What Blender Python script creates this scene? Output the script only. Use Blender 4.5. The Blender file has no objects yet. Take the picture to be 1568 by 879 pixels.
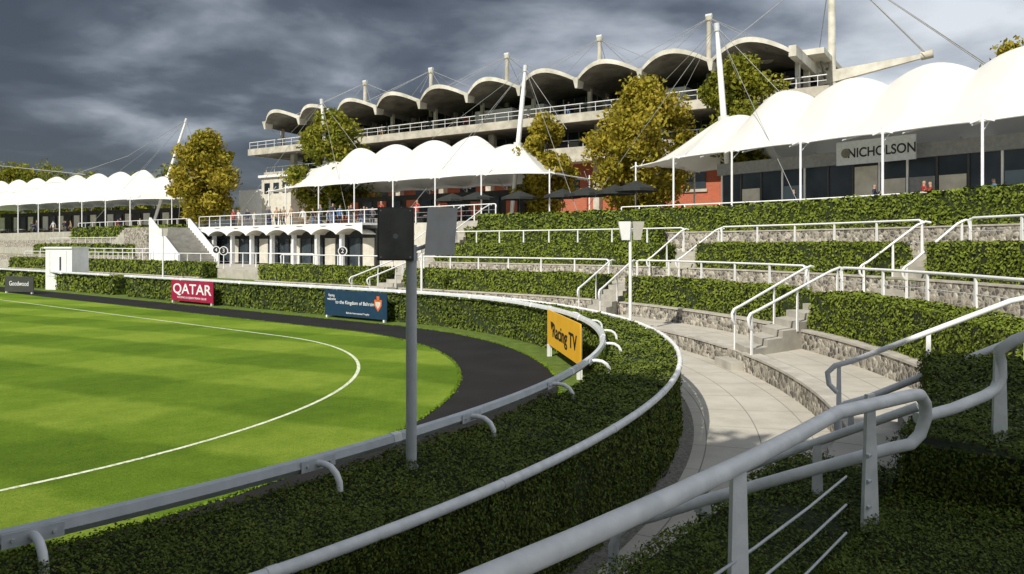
import bpy, math, random
import numpy as np
from mathutils import Vector, Matrix
random.seed(7); RNG=np.random.default_rng(11)
sc=bpy.context.scene
CAM=np.array([0.,0.,3.])
# ---------------------------------------------------------------- layout of the parade ring (metres)
CX,CY=-14.0,16.0
TN=51.7
NX,NY=math.cos(math.radians(TN)),math.sin(math.radians(TN))
DX,DY=-NY,NX
def P(r,t,z=0.0):
    if t<=TN:
        a=math.radians(t); return (CX+r*math.cos(a),CY+r*math.sin(a),z)
    s=(t-TN)*0.38
    return (CX+r*NX+DX*s,CY+r*NY+DY*s,z)
# ---------------------------------------------------------------- materials
def newmat(name):
    m=bpy.data.materials.new(name); m.use_nodes=True
    nt=m.node_tree; b=nt.nodes['Principled BSDF']; return m,nt,b
def L(nt,a,b): nt.links.new(a,b)
def noise(nt,vec,scale,detail=4,rough=.55,dist=0):
    n=nt.nodes.new('ShaderNodeTexNoise'); n.inputs['Scale'].default_value=scale
    n.inputs['Detail'].default_value=detail; n.inputs['Roughness'].default_value=rough
    n.inputs['Distortion'].default_value=dist
    if vec is not None: L(nt,vec,n.inputs['Vector'])
    return n.outputs['Fac']
def ramp(nt,fac,stops):
    r=nt.nodes.new('ShaderNodeValToRGB'); e=r.color_ramp.elements
    while len(e)<len(stops): e.new(.5)
    for i,(p,c) in enumerate(stops):
        e[i].position=p; e[i].color=(c[0],c[1],c[2],1)
    L(nt,fac,r.inputs['Fac']); return r.outputs['Color']
def mth(nt,op,a,b=None,c=None,clamp=False):
    n=nt.nodes.new('ShaderNodeMath'); n.operation=op; n.use_clamp=clamp
    for i,x in enumerate((a,b,c)):
        if x is None: continue
        if isinstance(x,(int,float)): n.inputs[i].default_value=x
        else: L(nt,x,n.inputs[i])
    return n.outputs[0]
def mixc(nt,fac,a,b,mode='MIX'):
    n=nt.nodes.new('ShaderNodeMix'); n.data_type='RGBA'; n.blend_type=mode
    for s,x in ((n.inputs[0],fac),(n.inputs[6],a),(n.inputs[7],b)):
        if isinstance(x,(int,float)): s.default_value=x
        elif isinstance(x,tuple): s.default_value=(x[0],x[1],x[2],1)
        else: L(nt,x,s)
    return n.outputs[2]
def pos(nt):
    return nt.nodes.new('ShaderNodeNewGeometry').outputs['Position']
def bump(nt,b,h,strength=.4,dist=.02):
    n=nt.nodes.new('ShaderNodeBump'); n.inputs['Strength'].default_value=strength; n.inputs['Distance'].default_value=dist
    L(nt,h,n.inputs['Height']); L(nt,n.outputs['Normal'],b.inputs['Normal'])
def simple(name,c1,c2=None,scale=3,rough=.6,metal=0,bs=0,detail=4):
    m,nt,b=newmat(name); c2=c2 or tuple(x*.8 for x in c1)
    f=noise(nt,pos(nt),scale,detail)
    L(nt,ramp(nt,f,[(.35,c2),(.65,c1)]),b.inputs['Base Color'])
    b.inputs['Roughness'].default_value=rough; b.inputs['Metallic'].default_value=metal
    if bs: bump(nt,b,noise(nt,pos(nt),scale*6,3),bs,.02)
    return m
def leafmat(name,dark,mid,light,patch=.8,trans=.25,rw=.6):
    m,nt,b=newmat(name)
    at=nt.nodes.new('ShaderNodeAttribute'); at.attribute_name='rnd'
    f=noise(nt,pos(nt),patch,2)
    v=mth(nt,'ADD',mth(nt,'ADD',mth(nt,'MULTIPLY',at.outputs['Fac'],rw),(.6-rw)*.5),mth(nt,'MULTIPLY',f,.55))
    col=ramp(nt,v,[(.15,dark),(.5,mid),(.95,light)])
    L(nt,col,b.inputs['Base Color']); b.inputs['Roughness'].default_value=.6
    b.inputs['Specular IOR Level'].default_value=.12
    if trans:
        tr=nt.nodes.new('ShaderNodeBsdfTranslucent'); L(nt,col,tr.inputs['Color'])
        mx=nt.nodes.new('ShaderNodeMixShader'); mx.inputs[0].default_value=trans
        L(nt,b.outputs[0],mx.inputs[1]); L(nt,tr.outputs[0],mx.inputs[2])
        L(nt,mx.outputs[0],nt.nodes['Material Output'].inputs['Surface'])
    return m
M={}
M['white']=simple('white_paint',(.84,.85,.86),(.74,.75,.76),2.5,.38)
M['whiteold']=simple('weathered_white_paint',(.87,.88,.89),(.70,.72,.73),9,.42,0,.05)
M['galv']=simple('grey_aluminium',(.60,.63,.66),(.50,.53,.56),6,.4,.0)
M['grey']=simple('grey_paint',(.58,.60,.62),(.50,.52,.54),5,.45)
M['panelgrey']=simple('panel_grey_paint',(.25,.26,.27),(.19,.20,.21),5,.5)
M['antenna']=simple('pale_grey_panel',(.50,.50,.49),(.42,.42,.41),5,.5)
M['dark']=simple('dark_grey_panel',(.06,.062,.062),(.04,.041,.042),8,.5)
M['mesh']=simple('speaker_grille',(.13,.13,.115),(.08,.08,.07),5,.7)
M['concrete']=simple('weathered_concrete',(.58,.55,.47),(.35,.33,.27),.9,.85,0,.2,7)
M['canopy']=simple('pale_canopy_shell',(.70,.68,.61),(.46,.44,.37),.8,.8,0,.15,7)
M['concdark']=simple('dark_concrete',(.24,.225,.19),(.12,.11,.095),.7,.9,0,.2,7)  # darker concrete tone; under the canopy vaults it stands in for shade
M['steps']=simple('step_concrete',(.45,.43,.38),(.33,.315,.28),2,.85,0,.2)
M['gravel']=simple('gravel_edge',(.26,.25,.22),(.12,.115,.10),22,.95,0,.5)
M['coping']=simple('stone_coping',(.50,.47,.42),(.36,.34,.30),3,.8,0,.2)
M['cable']=simple('steel_cable',(.36,.37,.38),None,3,.4,.2)
M['cream']=simple('cream_panel',(.62,.60,.53),(.5,.48,.42),2,.6)
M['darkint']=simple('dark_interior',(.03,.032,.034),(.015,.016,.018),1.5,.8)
M['wood']=simple('bark',(.11,.085,.06),(.06,.045,.03),6,.9,0,.5)
M['green']=simple('black_canvas',(.022,.027,.026),(.015,.018,.018),3,.8)
M['maroon']=simple('maroon_board',(.34,.012,.06),(.29,.01,.05),3,.45)
M['navy']=simple('navy_board',(.012,.045,.09),(.01,.035,.075),3,.45)
M['yellow']=simple('yellow_board',(.80,.44,.03),(.74,.40,.025),3,.45)
M['orange']=simple('orange_crest',(.7,.16,.03),None,9,.5)
M['black']=simple('black_print',(.01,.01,.012),None,9,.5)
M['hedgecore']=simple('hedge_core',(.03,.046,.010),(.014,.022,.005),9,1,0,.8)
def glassmat(name,c1,c2,r):
    m,nt,b=newmat(name); f=noise(nt,pos(nt),.35,3)
    L(nt,ramp(nt,f,[(.3,c1),(.7,c2)]),b.inputs['Base Color']); b.inputs['Roughness'].default_value=r; M[name]=m
glassmat('glass',(.012,.018,.025),(.05,.065,.08),.06); glassmat('glassblue',(.08,.12,.15),(.17,.22,.26),.08)
m,nt,b=newmat('tent_fabric'); f=noise(nt,pos(nt),.5,5)
c=ramp(nt,f,[(.3,(.66,.66,.64)),(.7,(.74,.74,.725))]); L(nt,c,b.inputs['Base Color']); b.inputs['Roughness'].default_value=.65
tr=nt.nodes.new('ShaderNodeBsdfTranslucent'); L(nt,c,tr.inputs['Color']); mx=nt.nodes.new('ShaderNodeMixShader'); mx.inputs[0].default_value=.12
L(nt,b.outputs[0],mx.inputs[1]);L(nt,tr.outputs[0],mx.inputs[2]);L(nt,mx.outputs[0],nt.nodes['Material Output'].inputs['Surface']); M['fabric']=m
m,nt,b=newmat('red_brick')
br=nt.nodes.new('ShaderNodeTexBrick'); br.inputs['Scale'].default_value=1.2
br.inputs['Color1'].default_value=(.48,.13,.06,1); br.inputs['Color2'].default_value=(.38,.09,.045,1); br.inputs['Mortar'].default_value=(.30,.2,.15,1)
cb=nt.nodes.new('ShaderNodeCombineXYZ'); sp=nt.nodes.new('ShaderNodeSeparateXYZ'); L(nt,pos(nt),sp.inputs[0]); L(nt,sp.outputs[0],cb.inputs[0]); L(nt,sp.outputs[2],cb.inputs[1]); L(nt,cb.outputs[0],br.inputs['Vector'])
L(nt,mixc(nt,noise(nt,pos(nt),.6,5),br.outputs['Color'],(.42,.11,.055)),b.inputs['Base Color']); b.inputs['Roughness'].default_value=.9; M['brick']=m
m,nt,b=newmat('flint_stone'); vo=nt.nodes.new('ShaderNodeTexVoronoi'); vo.inputs['Scale'].default_value=8; L(nt,pos(nt),vo.inputs['Vector'])
ve=nt.nodes.new('ShaderNodeTexVoronoi'); ve.feature='DISTANCE_TO_EDGE'; ve.inputs['Scale'].default_value=8; L(nt,pos(nt),ve.inputs['Vector'])
sepc=nt.nodes.new('ShaderNodeSeparateColor'); L(nt,vo.outputs['Color'],sepc.inputs[0])
st=ramp(nt,sepc.outputs[0],[(0,(.06,.06,.06)),(.4,(.19,.175,.15)),(.7,(.34,.315,.27)),(1,(.54,.50,.43))])
edge=mth(nt,'LESS_THAN',ve.outputs['Distance'],.06)
L(nt,mixc(nt,edge,st,(.36,.335,.28)),b.inputs['Base Color']); b.inputs['Roughness'].default_value=.75; bump(nt,b,ve.outputs['Distance'],1,.05); M['flint']=m
def polar(nt):
    sp=nt.nodes.new('ShaderNodeSeparateXYZ'); L(nt,pos(nt),sp.inputs[0])
    x=mth(nt,'SUBTRACT',sp.outputs[0],CX); y=mth(nt,'SUBTRACT',sp.outputs[1],CY)
    r=mth(nt,'SQRT',mth(nt,'ADD',mth(nt,'MULTIPLY',x,x),mth(nt,'MULTIPLY',y,y)))
    a=mth(nt,'ARCTAN2',y,x); return r,a,x,y
m,nt,b=newmat('paving'); r,a,x,y=polar(nt)
jr=mth(nt,'LESS_THAN',mth(nt,'FRACT',mth(nt,'MULTIPLY',r,1.25)),.022)
ja=mth(nt,'LESS_THAN',mth(nt,'FRACT',mth(nt,'MULTIPLY',a,14.0)),.012)
j=mth(nt,'MAXIMUM',jr,ja)
f=noise(nt,pos(nt),1.3,7,.65); f2=noise(nt,pos(nt),30,3)
c=ramp(nt,f,[(.3,(.40,.375,.325)),(.55,(.50,.475,.415)),(.75,(.56,.535,.475))])
c=mixc(nt,mth(nt,'MULTIPLY',f2,.3),c,(.29,.27,.235))
L(nt,mixc(nt,mth(nt,'MULTIPLY',j,.75),c,(.12,.11,.095)),b.inputs['Base Color']); b.inputs['Roughness'].default_value=.85; bump(nt,b,f2,.2,.01); M['paving']=m
m,nt,b=newmat('mown_turf')
sp=nt.nodes.new('ShaderNodeSeparateXYZ'); L(nt,pos(nt),sp.inputs[0])
wob=mth(nt,'MULTIPLY',noise(nt,pos(nt),.9,4),.55)
s1=mth(nt,'ADD',mth(nt,'ADD',mth(nt,'MULTIPLY',sp.outputs[0],.785),mth(nt,'MULTIPLY',sp.outputs[1],-.62)),wob)
s2=mth(nt,'ADD',mth(nt,'ADD',mth(nt,'MULTIPLY',sp.outputs[0],.42),mth(nt,'MULTIPLY',sp.outputs[1],.91)),wob)
w1=mth(nt,'SINE',mth(nt,'MULTIPLY',s1,1.25)); w2=mth(nt,'SINE',mth(nt,'MULTIPLY',s2,1.55))
st=mth(nt,'ADD',mth(nt,'MULTIPLY',mth(nt,'ADD',mth(nt,'MULTIPLY',w1,1.6),.5,clamp=True),.10),mth(nt,'MULTIPLY',mth(nt,'ADD',mth(nt,'MULTIPLY',w2,2.2),.5,clamp=True),.17))
f=noise(nt,pos(nt),1.6,7,.82); f3=noise(nt,pos(nt),26,5,.9)
v=mth(nt,'ADD',mth(nt,'ADD',st,mth(nt,'MULTIPLY',f,.50)),mth(nt,'MULTIPLY',f3,.75))
c=ramp(nt,v,[(.46,(.060,.120,.009)),(.76,(.140,.238,.018)),(1.0,(.27,.36,.045))])
L(nt,c,b.inputs['Base Color']); b.inputs['Roughness'].default_value=.8; b.inputs['Specular IOR Level'].default_value=.1
bump(nt,b,f3,.9,.04); M['turf']=m
m,nt,b=newmat('rough_grass'); f=noise(nt,pos(nt),3,7,.7)
L(nt,ramp(nt,f,[(.3,(.05,.09,.009)),(.55,(.11,.17,.016)),(.75,(.17,.22,.035))]),b.inputs['Base Color']); b.inputs['Roughness'].default_value=.9; bump(nt,b,noise(nt,pos(nt),30,4),.8,.04); M['grass']=m
m,nt,b=newmat('rubber_track'); f=noise(nt,pos(nt),60,4,.8); f0=noise(nt,pos(nt),.9,5)
L(nt,ramp(nt,mth(nt,'ADD',mth(nt,'MULTIPLY',f,.6),mth(nt,'MULTIPLY',f0,.4)),[(.3,(.012,.012,.013)),(.6,(.025,.025,.026)),(.8,(.05,.048,.048))]),b.inputs['Base Color']); b.inputs['Roughness'].default_value=.95; b.inputs['Specular IOR Level'].default_value=.15; bump(nt,b,f,.6,.02); M['track']=m
m,nt,b=newmat('line_paint'); f=noise(nt,pos(nt),14,5,.8)
L(nt,ramp(nt,f,[(.40,(.30,.38,.14)),(.52,(.70,.74,.60))]),b.inputs['Base Color']); b.inputs['Roughness'].default_value=.9; M['line']=m
M['hedge']=leafmat('hedge_leaves',(.050,.072,.009),(.125,.170,.020),(.22,.26,.040),.9,0,.4)
M['hedgenear']=leafmat('yew_hedge_leaves',(.035,.052,.009),(.088,.125,.018),(.18,.215,.038),1.1,0,.45)
M['tuft']=leafmat('turf_blades',(.05,.10,.01),(.12,.21,.014),(.18,.27,.02),.9,0)
M['leafA']=leafmat('autumn_leaves',(.13,.12,.014),(.30,.27,.03),(.48,.36,.05),.25,.3)
M['leafB']=leafmat('green_leaves',(.075,.095,.012),(.18,.21,.026),(.38,.33,.04),.25,.3)
M['leafC']=leafmat('orange_leaves',(.09,.07,.012),(.22,.16,.025),(.36,.22,.035),.25,.3)
for n,c in dict(skin=(.45,.27,.19),hair=(.05,.03,.02),navycloth=(.02,.03,.07),greycloth=(.12,.12,.13),redcloth=(.35,.04,.03),whitecloth=(.6,.6,.58),bluecloth=(.10,.2,.38),tancloth=(.35,.25,.15),blackcloth=(.015,.015,.018)).items():
    M[n]=simple(n,c,None,12,.8)
# ---------------------------------------------------------------- mesh builder
class B:
    def __init__(s): s.V=[];s.F=[];s.I=[];s.m=[];s.S=[]
    def mi(s,k):
        if k not in s.m: s.m.append(k)
        return s.m.index(k)
    def add(s,vs,fs,k,smooth=False):
        o=len(s.V); s.V+= [tuple(v) for v in vs]; i=s.mi(k)
        for f in fs: s.F.append(tuple(o+q for q in f)); s.I.append(i); s.S.append(smooth)
    def hexa(s,c,k):
        s.add(c,[(3,2,1,0),(4,5,6,7),(0,1,5,4),(1,2,6,5),(2,3,7,6),(3,0,4,7)],k)
    def box(s,x0,x1,y0,y1,z0,z1,k,fr=None):
        c=[(x0,y0,z0),(x1,y0,z0),(x1,y1,z0),(x0,y1,z0),(x0,y0,z1),(x1,y0,z1),(x1,y1,z1),(x0,y1,z1)]
        if fr: c=[fr(*p) for p in c]
        s.hexa(c,k)
    def tube(s,pts,r,k,seg=8,cap=True):
        pts=[Vector(p) for p in pts]; n=len(pts); rs=r if isinstance(r,(list,tuple)) else [r]*n
        vs=[];fs=[]; up=None
        for i,p in enumerate(pts):
            d=(pts[min(i+1,n-1)]-pts[max(i-1,0)]).normalized()
            if up is None:
                up=Vector((0,0,1)) if abs(d.z)<.9 else Vector((1,0,0))
            u=(up-d*up.dot(d)).normalized(); w=d.cross(u); up=u
            for j in range(seg):
                a=2*math.pi*j/seg; vs.append(p+(u*math.cos(a)+w*math.sin(a))*rs[i])
        for i in range(n-1):
            for j in range(seg):
                fs.append((i*seg+j,i*seg+(j+1)%seg,(i+1)*seg+(j+1)%seg,(i+1)*seg+j))
        s.add(vs,fs,k,True)
        if cap: s.add(vs[:seg],[tuple(range(seg))[::-1]],k); s.add(vs[-seg:],[tuple(range(seg))],k)
    def sweep(s,prof,t0,t1,k,step=1.5,close=False,caps=True,far=None):
        n=max(1,int(math.ceil((t1-t0)/step))); m=len(prof); vs=[];fs=[]
        for i in range(n+1):
            t=t0+(t1-t0)*i/n
            for (r,z) in prof: vs.append(P(r,t,z))
        kk=k if isinstance(k,list) else [k]*m
        for j in range(m if close else m-1):
            jj=(j+1)%m
            s.add(sum([[vs[i*m+j],vs[i*m+jj]] for i in range(n+1)],[]),[(2*i,2*i+2,2*i+3,2*i+1) for i in range(n)],kk[j])
        if caps:
            for t in (t0,t1):
                c=[P(r,t,z) for r,z in prof]
                if not close: c+= [P(prof[-1][0],t,-.3),P(prof[0][0],t,-.3)]
                s.add(c,[tuple(range(len(c)))],kk[0])
    def done(s,name,parent=None,autos=False):
        me=bpy.data.meshes.new(name); me.from_pydata(s.V,[],s.F)
        for k in s.m: me.materials.append(M[k])
        me.polygons.foreach_set('material_index',s.I); me.polygons.foreach_set('use_smooth',s.S); me.update()
        o=bpy.data.objects.new(name,me); sc.collection.objects.link(o)
        if parent: o.parent=parent
        return o
def empty(name):
    o=bpy.data.objects.new(name,None); sc.collection.objects.link(o); return o
def frame(ox,oy,ex):
    ex=Vector((ex[0],ex[1])).normalized(); f=(-ex.y,ex.x)
    return lambda a,b,z:(ox+ex.x*a+f[0]*b, oy+ex.y*a+f[1]*b, z)
# ---------------------------------------------------------------- leaves
def leafmesh(name,cen,nrm,size,mat,parent=None,flat=.75,asp=.36):
    n=len(cen)
    rn=RNG.normal(size=(n,3)); rn/=np.linalg.norm(rn,axis=1)[:,None]
    w=nrm*flat+rn; w/=np.linalg.norm(w,axis=1)[:,None]
    q=RNG.normal(size=(n,3)); u=np.cross(w,q); u/=np.linalg.norm(u,axis=1)[:,None]+1e-9; v=np.cross(w,u)
    s=(size*RNG.uniform(.7,1.35,n))[:,None]
    vs=np.stack([cen-u*s*.75,cen-v*s*asp+w*s*.1,cen+u*s*.75,cen+v*s*asp+w*s*.1],axis=1).reshape(-1,3)
    me=bpy.data.meshes.new(name); me.vertices.add(4*n); me.vertices.foreach_set('co',vs.astype(np.float32).ravel())
    me.loops.add(4*n); me.loops.foreach_set('vertex_index',np.arange(4*n,dtype=np.int32))
    me.polygons.add(n); me.polygons.foreach_set('loop_start',np.arange(0,4*n,4,dtype=np.int32)); me.polygons.foreach_set('loop_total',np.full(n,4,dtype=np.int32))
    at=me.attributes.new('rnd','FLOAT','FACE'); at.data.foreach_set('value',RNG.random(n).astype(np.float32))
    me.materials.append(M[mat]); me.update(); me.validate()
    o=bpy.data.objects.new(name,me); sc.collection.objects.link(o)
    if parent: o.parent=parent
    return o
NL=[0]
def lump(c):
    return .018*(np.sin(c[:,0]*3.1+c[:,2]*4)+np.sin(c[:,1]*2.7-c[:,2]*5+1)+.7*np.sin(c[:,0]*8+c[:,1]*7)+.5*np.sin(c[:,2]*13+c[:,0]*5-c[:,1]*4))
def hedge(r0,r1,z0,z1,t0,t1,mat='hedge',name='hedge',dens=1.6):
    par=empty(name)
    b=B(); q=.03
    b.sweep([(r0+q,z0),(r0+q,z1-q),(r1-q,z1-q),(r1-q,z0)],t0+.05,t1-.05,'hedgecore',1.5,close=True); b.done('clipped_core',par)
    C=[];N=[];S=[]
    step=2.0; n=max(1,int((t1-t0)/step))
    for i in range(n):
        ta=t0+(t1-t0)*i/n; tb=t0+(t1-t0)*(i+1)/n; tm=(ta+tb)/2
        pm=np.array(P((r0+r1)/2,tm,(z0+z1)/2)); D=np.linalg.norm(pm-CAM)
        k=(tb-ta)*(math.radians(1) if tm<=TN else .38/((r0+r1)/2))
        nr=np.array(P(1,tm))-np.array(P(0,tm))
        faces=[('in',r0,z1-z0),('out',r1,z1-z0),('top',(r0+r1)/2,r1-r0)]
        if i==0: faces.append(('e0',0,0))
        if i==n-1: faces.append(('e1',0,0))
        for fn,rr,h in faces:
            if fn=='in': nn=-nr
            elif fn=='out': nn=nr
            elif fn=='top': nn=np.array([0,0,1.])
            else:
                tt=np.array([-nr[1],nr[0],0]); nn=-tt if fn=='e0' else tt
            away=np.dot(CAM-pm,nn)<-.6 and fn!='top'
            if fn=='top' and z1>3.3: away=True
            size=min(.20,max(.0125,.0029*D))*(2 if away else 1)
            area=(r1-r0)*(z1-z0) if fn[0]=='e' else k*rr*h
            cnt=int(area*dens*(.7 if away else 1)/size**2)+4
            t=RNG.uniform(ta,tb,cnt); off=RNG.uniform(-.022,.018,cnt)+RNG.exponential(.008,cnt)
            if fn=='in': r=np.full(cnt,r0)-off; z=RNG.uniform(z0,z1,cnt)
            elif fn=='out': r=np.full(cnt,r1)+off; z=RNG.uniform(z0,z1,cnt)
            elif fn=='top': r=RNG.uniform(r0,r1,cnt); z=z1+off
            else:
                r=RNG.uniform(r0,r1,cnt); z=RNG.uniform(z0,z1,cnt); t=np.full(cnt,ta if fn=='e0' else tb)
            if tm<=TN:
                a=np.radians(t); x=CX+r*np.cos(a); y=CY+r*np.sin(a)
            else:
                s=(t-TN)*.38; x=CX+r*NX+DX*s; y=CY+r*NY+DY*s
            c=np.stack([x,y,z],1); c+=nn*(lump(c)[:,None])
            C.append(c);N.append(np.tile(nn,(cnt,1)));S.append(np.full(cnt,size))
    C=np.concatenate(C);N=np.concatenate(N);S=np.concatenate(S); NL[0]+=len(C)
    leafmesh('leaves',C,N,S,mat,par,1.35)
    return par
# ---------------------------------------------------------------- ground & ring
b=B(); b.add([(-1500,-1500,0),(1500,-1500,0),(1500,1500,0),(-1500,1500,0)],[(0,1,2,3)],'grass'); b.done('ground')
def stadium(r,z,n=60,s=80):
    pts=[(CX-NX*r+DX*s,CY-NY*r+DY*s,z)]
    for i in range(n+1):
        a=math.radians(TN-180+180*i/n); pts.append((CX+r*math.cos(a),CY+r*math.sin(a),z))
    pts.append((CX+NX*r+DX*s,CY+NY*r+DY*s,z)); return pts
def strip(r0,r1,z,k,name):
    a=stadium(r0,z);c=stadium(r1,z);b=B(); n=len(a)
    b.add(a+c,[(i,n+i,n+i+1,i+1) for i in range(n-1)],k); return b.done(name)
b=B(); t=stadium(12.85,.008); b.add(t,[tuple(range(len(t)))],'turf'); b.done('parade_ring_lawn')
strip(12.85,15.0,.004,'track','horse_walk_track'); strip(10.42,10.50,.012,'line','painted_line')
b=B(); b.sweep([(17.0,.004),(19.6,.004)],-110,150,'paving',1.5,caps=False); b.sweep([(17.15,.008),(17.42,.008)],-110,150,'gravel',1.5,caps=False); b.done('paved_path')
n=12000
tt=RNG.uniform(-60,100,n); rr=np.where(RNG.random(n)<.5,12.84,15.01)+RNG.normal(0,.018,n)
pts=np.array([P(rr[i],tt[i],.012) for i in range(n)])
leafmesh('grass_edge_tufts',pts,np.tile([0,0,1.],(n,1)),np.full(n,.035),'tuft',None,.3)
# terraces
PR=[(19.6,0),(19.6,.40),(21.45,.40),(21.45,.8),(22.68,.8),(22.68,1.4),(25.45,1.4),(25.45,2.0),(26.85,2.0),(26.85,2.7),(29.05,2.7),(29.05,3.55),(30.55,3.55),(30.55,4.5),(150,4.5)]
PK=['flint','paving','flint','grass','steps','paving','flint','grass','steps','paving','flint','grass','steps','paving','paving']
b=B()
b.sweep(PR,-27,72.75,PK,1.5)
b.sweep([(19.3,0),(19.3,1.2),(25.45,1.2),(25.45,2.7),(29.05,2.7),(29.05,4.5),(60,4.5)],-110,-27.0,['flint','paving','flint','paving','flint','paving','paving'],1.5)
b.sweep([(19.6,0),(19.6,.40),(21.45,.40),(21.45,.8),(22.68,.8),(22.68,1.4),(31.5,1.4),(31.5,4.5),(150,4.5)],72.76,165,['flint','paving','flint','grass','steps','paving','cream','paving','paving'],4)
b.sweep(PR,165.01,330,PK,8)
b.done('terraced_ground')
def wall(r0,r1,z0,z1,t0,t1):
    b=B(); b.sweep([(r0,z0),(r0,z1-.05),(r1,z1-.05),(r1,z0)],t0,t1,'flint',1.5,close=True)
    b.sweep([(r0-.03,z1-.05),(r0-.03,z1),(r1+.02,z1),(r1+.02,z1-.05)],t0-.05,t1+.05,'coping',1.5,close=True); b.done('flint_wall')
for a,c in [(-17,4.5),(7.8,31),(35,73)]: wall(19.55,19.85,0,.45,a,c)
for a,c in [(-16,6.8),(10.6,32.8),(37,68),(72,101),(118,220)]: wall(21.4,21.7,.38,.88,a,c)
for a,c in [(-22,9.6),(13.4,33.3),(37.7,72.7),(166,230)]: wall(25.4,25.7,1.38,2.08,a,c)
for a,c in [(-30,72.7),(166,230)]: wall(29.0,29.3,2.68,3.62,a,c)
# hedges
hedge(15.80,17.18,.0,1.07,-84,-24,'hedgenear','ring_hedge')
hedge(15.95,17.18,.0,1.05,-24,113,'hedgenear','ring_hedge')
hedge(16.0,17.18,.0,1.05,118,185,'hedge','ring_hedge')
for a,c in [(-16,7),(10.8,32.6),(37.2,67.8),(72.2,101),(118,210)]: hedge(21.66,22.65,.75,1.8,a,c)
for a,c in [(-22,9.5),(13.6,33.2),(37.8,72.5),(166,225)]: hedge(25.66,26.8,1.95,3.05,a,c)
hedge(28.0,28.6,2.7,3.95,42,72,'hedge')
for a,c in [(-30,72.5),(166,225)]: hedge(29.26,30.5,3.5,4.75,a,c)
hedge(20.05,22.4,1.2,1.92,-36.3,-25.5,'hedgenear')
hedge(19.15,19.95,.0,1.48,-66,-33.5,'hedgenear')
hedge(20.0,21.6,1.0,1.60,-40,-36.35,'hedgenear')
# ---------------------------------------------------------------- rails
def arc(r,t0,t1,z,step=1.2):
    n=max(1,int(abs(t1-t0)/step)); return [P(r,t0+(t1-t0)*i/n,z) for i in range(n+1)]
par=empty('running_rail')
def rrail(t0,t1):
    b=B()
    b.sweep([(15.79,1.16),(15.805,1.22),(15.84,1.27),(15.89,1.26),(15.905,1.20),(15.86,1.15)],t0,t1,'galv',1.0,close=True)
    for i in range(len(b.S)): b.S[i]=True
    b.done('rail_extrusion',par)
    b=B(); t=t0+.9
    while t<t1:
        dt=6.5 if t>60 else 7.3
        pts=[P(15.89,t,1.21),P(15.98,t,1.22),P(16.07,t,1.21),P(16.14,t,1.17),P(16.18,t,1.11),P(16.19,t,1.0),P(16.19,t,.3)]
        b.tube(pts,.027,'white',10)
        w=.6
        b.sweep([(15.905,1.165),(15.915,1.165),(15.915,1.255),(15.905,1.255)],t-w,t+w,'galv',1,close=True)
        for q in (-.4,.4): b.tube([P(15.91,t+q,1.21),P(15.93,t+q,1.21)],.012,'grey',6)
        t+=dt
    t=t0+4
    while t<t1: b.sweep([(15.785,1.145),(15.80,1.225),(15.84,1.275),(15.895,1.265),(15.91,1.20),(15.86,1.145)],t,t+.35,'whiteold',1,close=True); t+=14.6
    b.done('gooseneck_brackets',par)
rrail(-84+0.6,113); rrail(118,185)
b=B()
b.tube(arc(17.2,-84,60,1.09),.042,'whiteold',12)
t=-80
while t<60:
    b.tube([P(17.18,t,1.07),P(16.9,t,.8)],.02,'whiteold',6); b.tube(arc(17.2,t+2,t+2.25,1.09),.046,'white',12); t+=7
b.done('hedge_top_handrail')
def post(b,p,z0,z1,dirv,w0=.10,w1=.05,th=.018,k='white'):
    d=Vector((dirv[0],dirv[1],0)).normalized(); n=Vector((-d.y,d.x,0)); c=Vector(p)
    def q(sx,sy,z,w): v=c+d*sx*w/2+n*sy*th/2; return (v.x,v.y,z)
    b.hexa([q(-1,-1,z0,w0),q(1,-1,z0,w0),q(1,1,z0,w0),q(-1,1,z0,w0),q(-1,-1,z1,w1),q(1,-1,z1,w1),q(1,1,z1,w1),q(-1,1,z1,w1)],k)
def railing(r,t0,t1,z,h=1.0,sp=1.8,mid=1,name='handrail',turn=0.25):
    b=B(); rt=arc(r,t0,t1,z+h,1.2)
    e=.35/r*57.3
    pts=[P(r,t0+e*.0,z+h-.30),P(r,t0-e*.15,z+h-.1)]+[P(r,t0+e*.3,z+h)]+rt[1:-1]+[P(r,t1-e*.3,z+h),P(r,t1+e*.15,z+h-.1),P(r,t1,z+h-.30)]
    b.tube(pts,.035,'white',8)
    span=math.hypot(P(r,t0)[0]-P(r,t1)[0],P(r,t0)[1]-P(r,t1)[1]); n=max(1,int(round(span/sp)))
    for i in range(n+1):
        t=t0+(t1-t0)*i/n; p=P(r,t); nr=(P(1,t)[0]-P(0,t)[0],P(1,t)[1]-P(0,t)[1])
        post(b,p,z-.02,z+h,(-nr[1],nr[0]),.10,.055,.04)
    for j in range(mid): b.tube(arc(r,t0,t1,z+h*(.35+.3*j)),.008,'galv',5)
    return b.done(name)
railing(22.95,-13.5,8.7,1.4,1.0,1.7,2); railing(22.95,12.8,34.5,1.4); railing(22.95,38.5,67.5,1.4)
railing(27.1,-20,9.6,2.7,1.05,1.8,2); railing(27.1,13.4,33,2.7,1.05); railing(27.1,37.4,72,2.7,1.05)
railing(38,-25,60,4.5,.95,2.0,2,'terrace_railing')
railing(22.95,76,100,1.4); railing(22.95,120,210,1.4); railing(27.1,168,225,2.7)
railing(31.45,73.5,166,4.5,1.05,1.8,2,'terrace_railing'); railing(24.3,150,210,1.4,1.3); railing(30.7,168,230,4.4,1.0)
railing(26.5,104,135,1.4,1.0)
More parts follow.
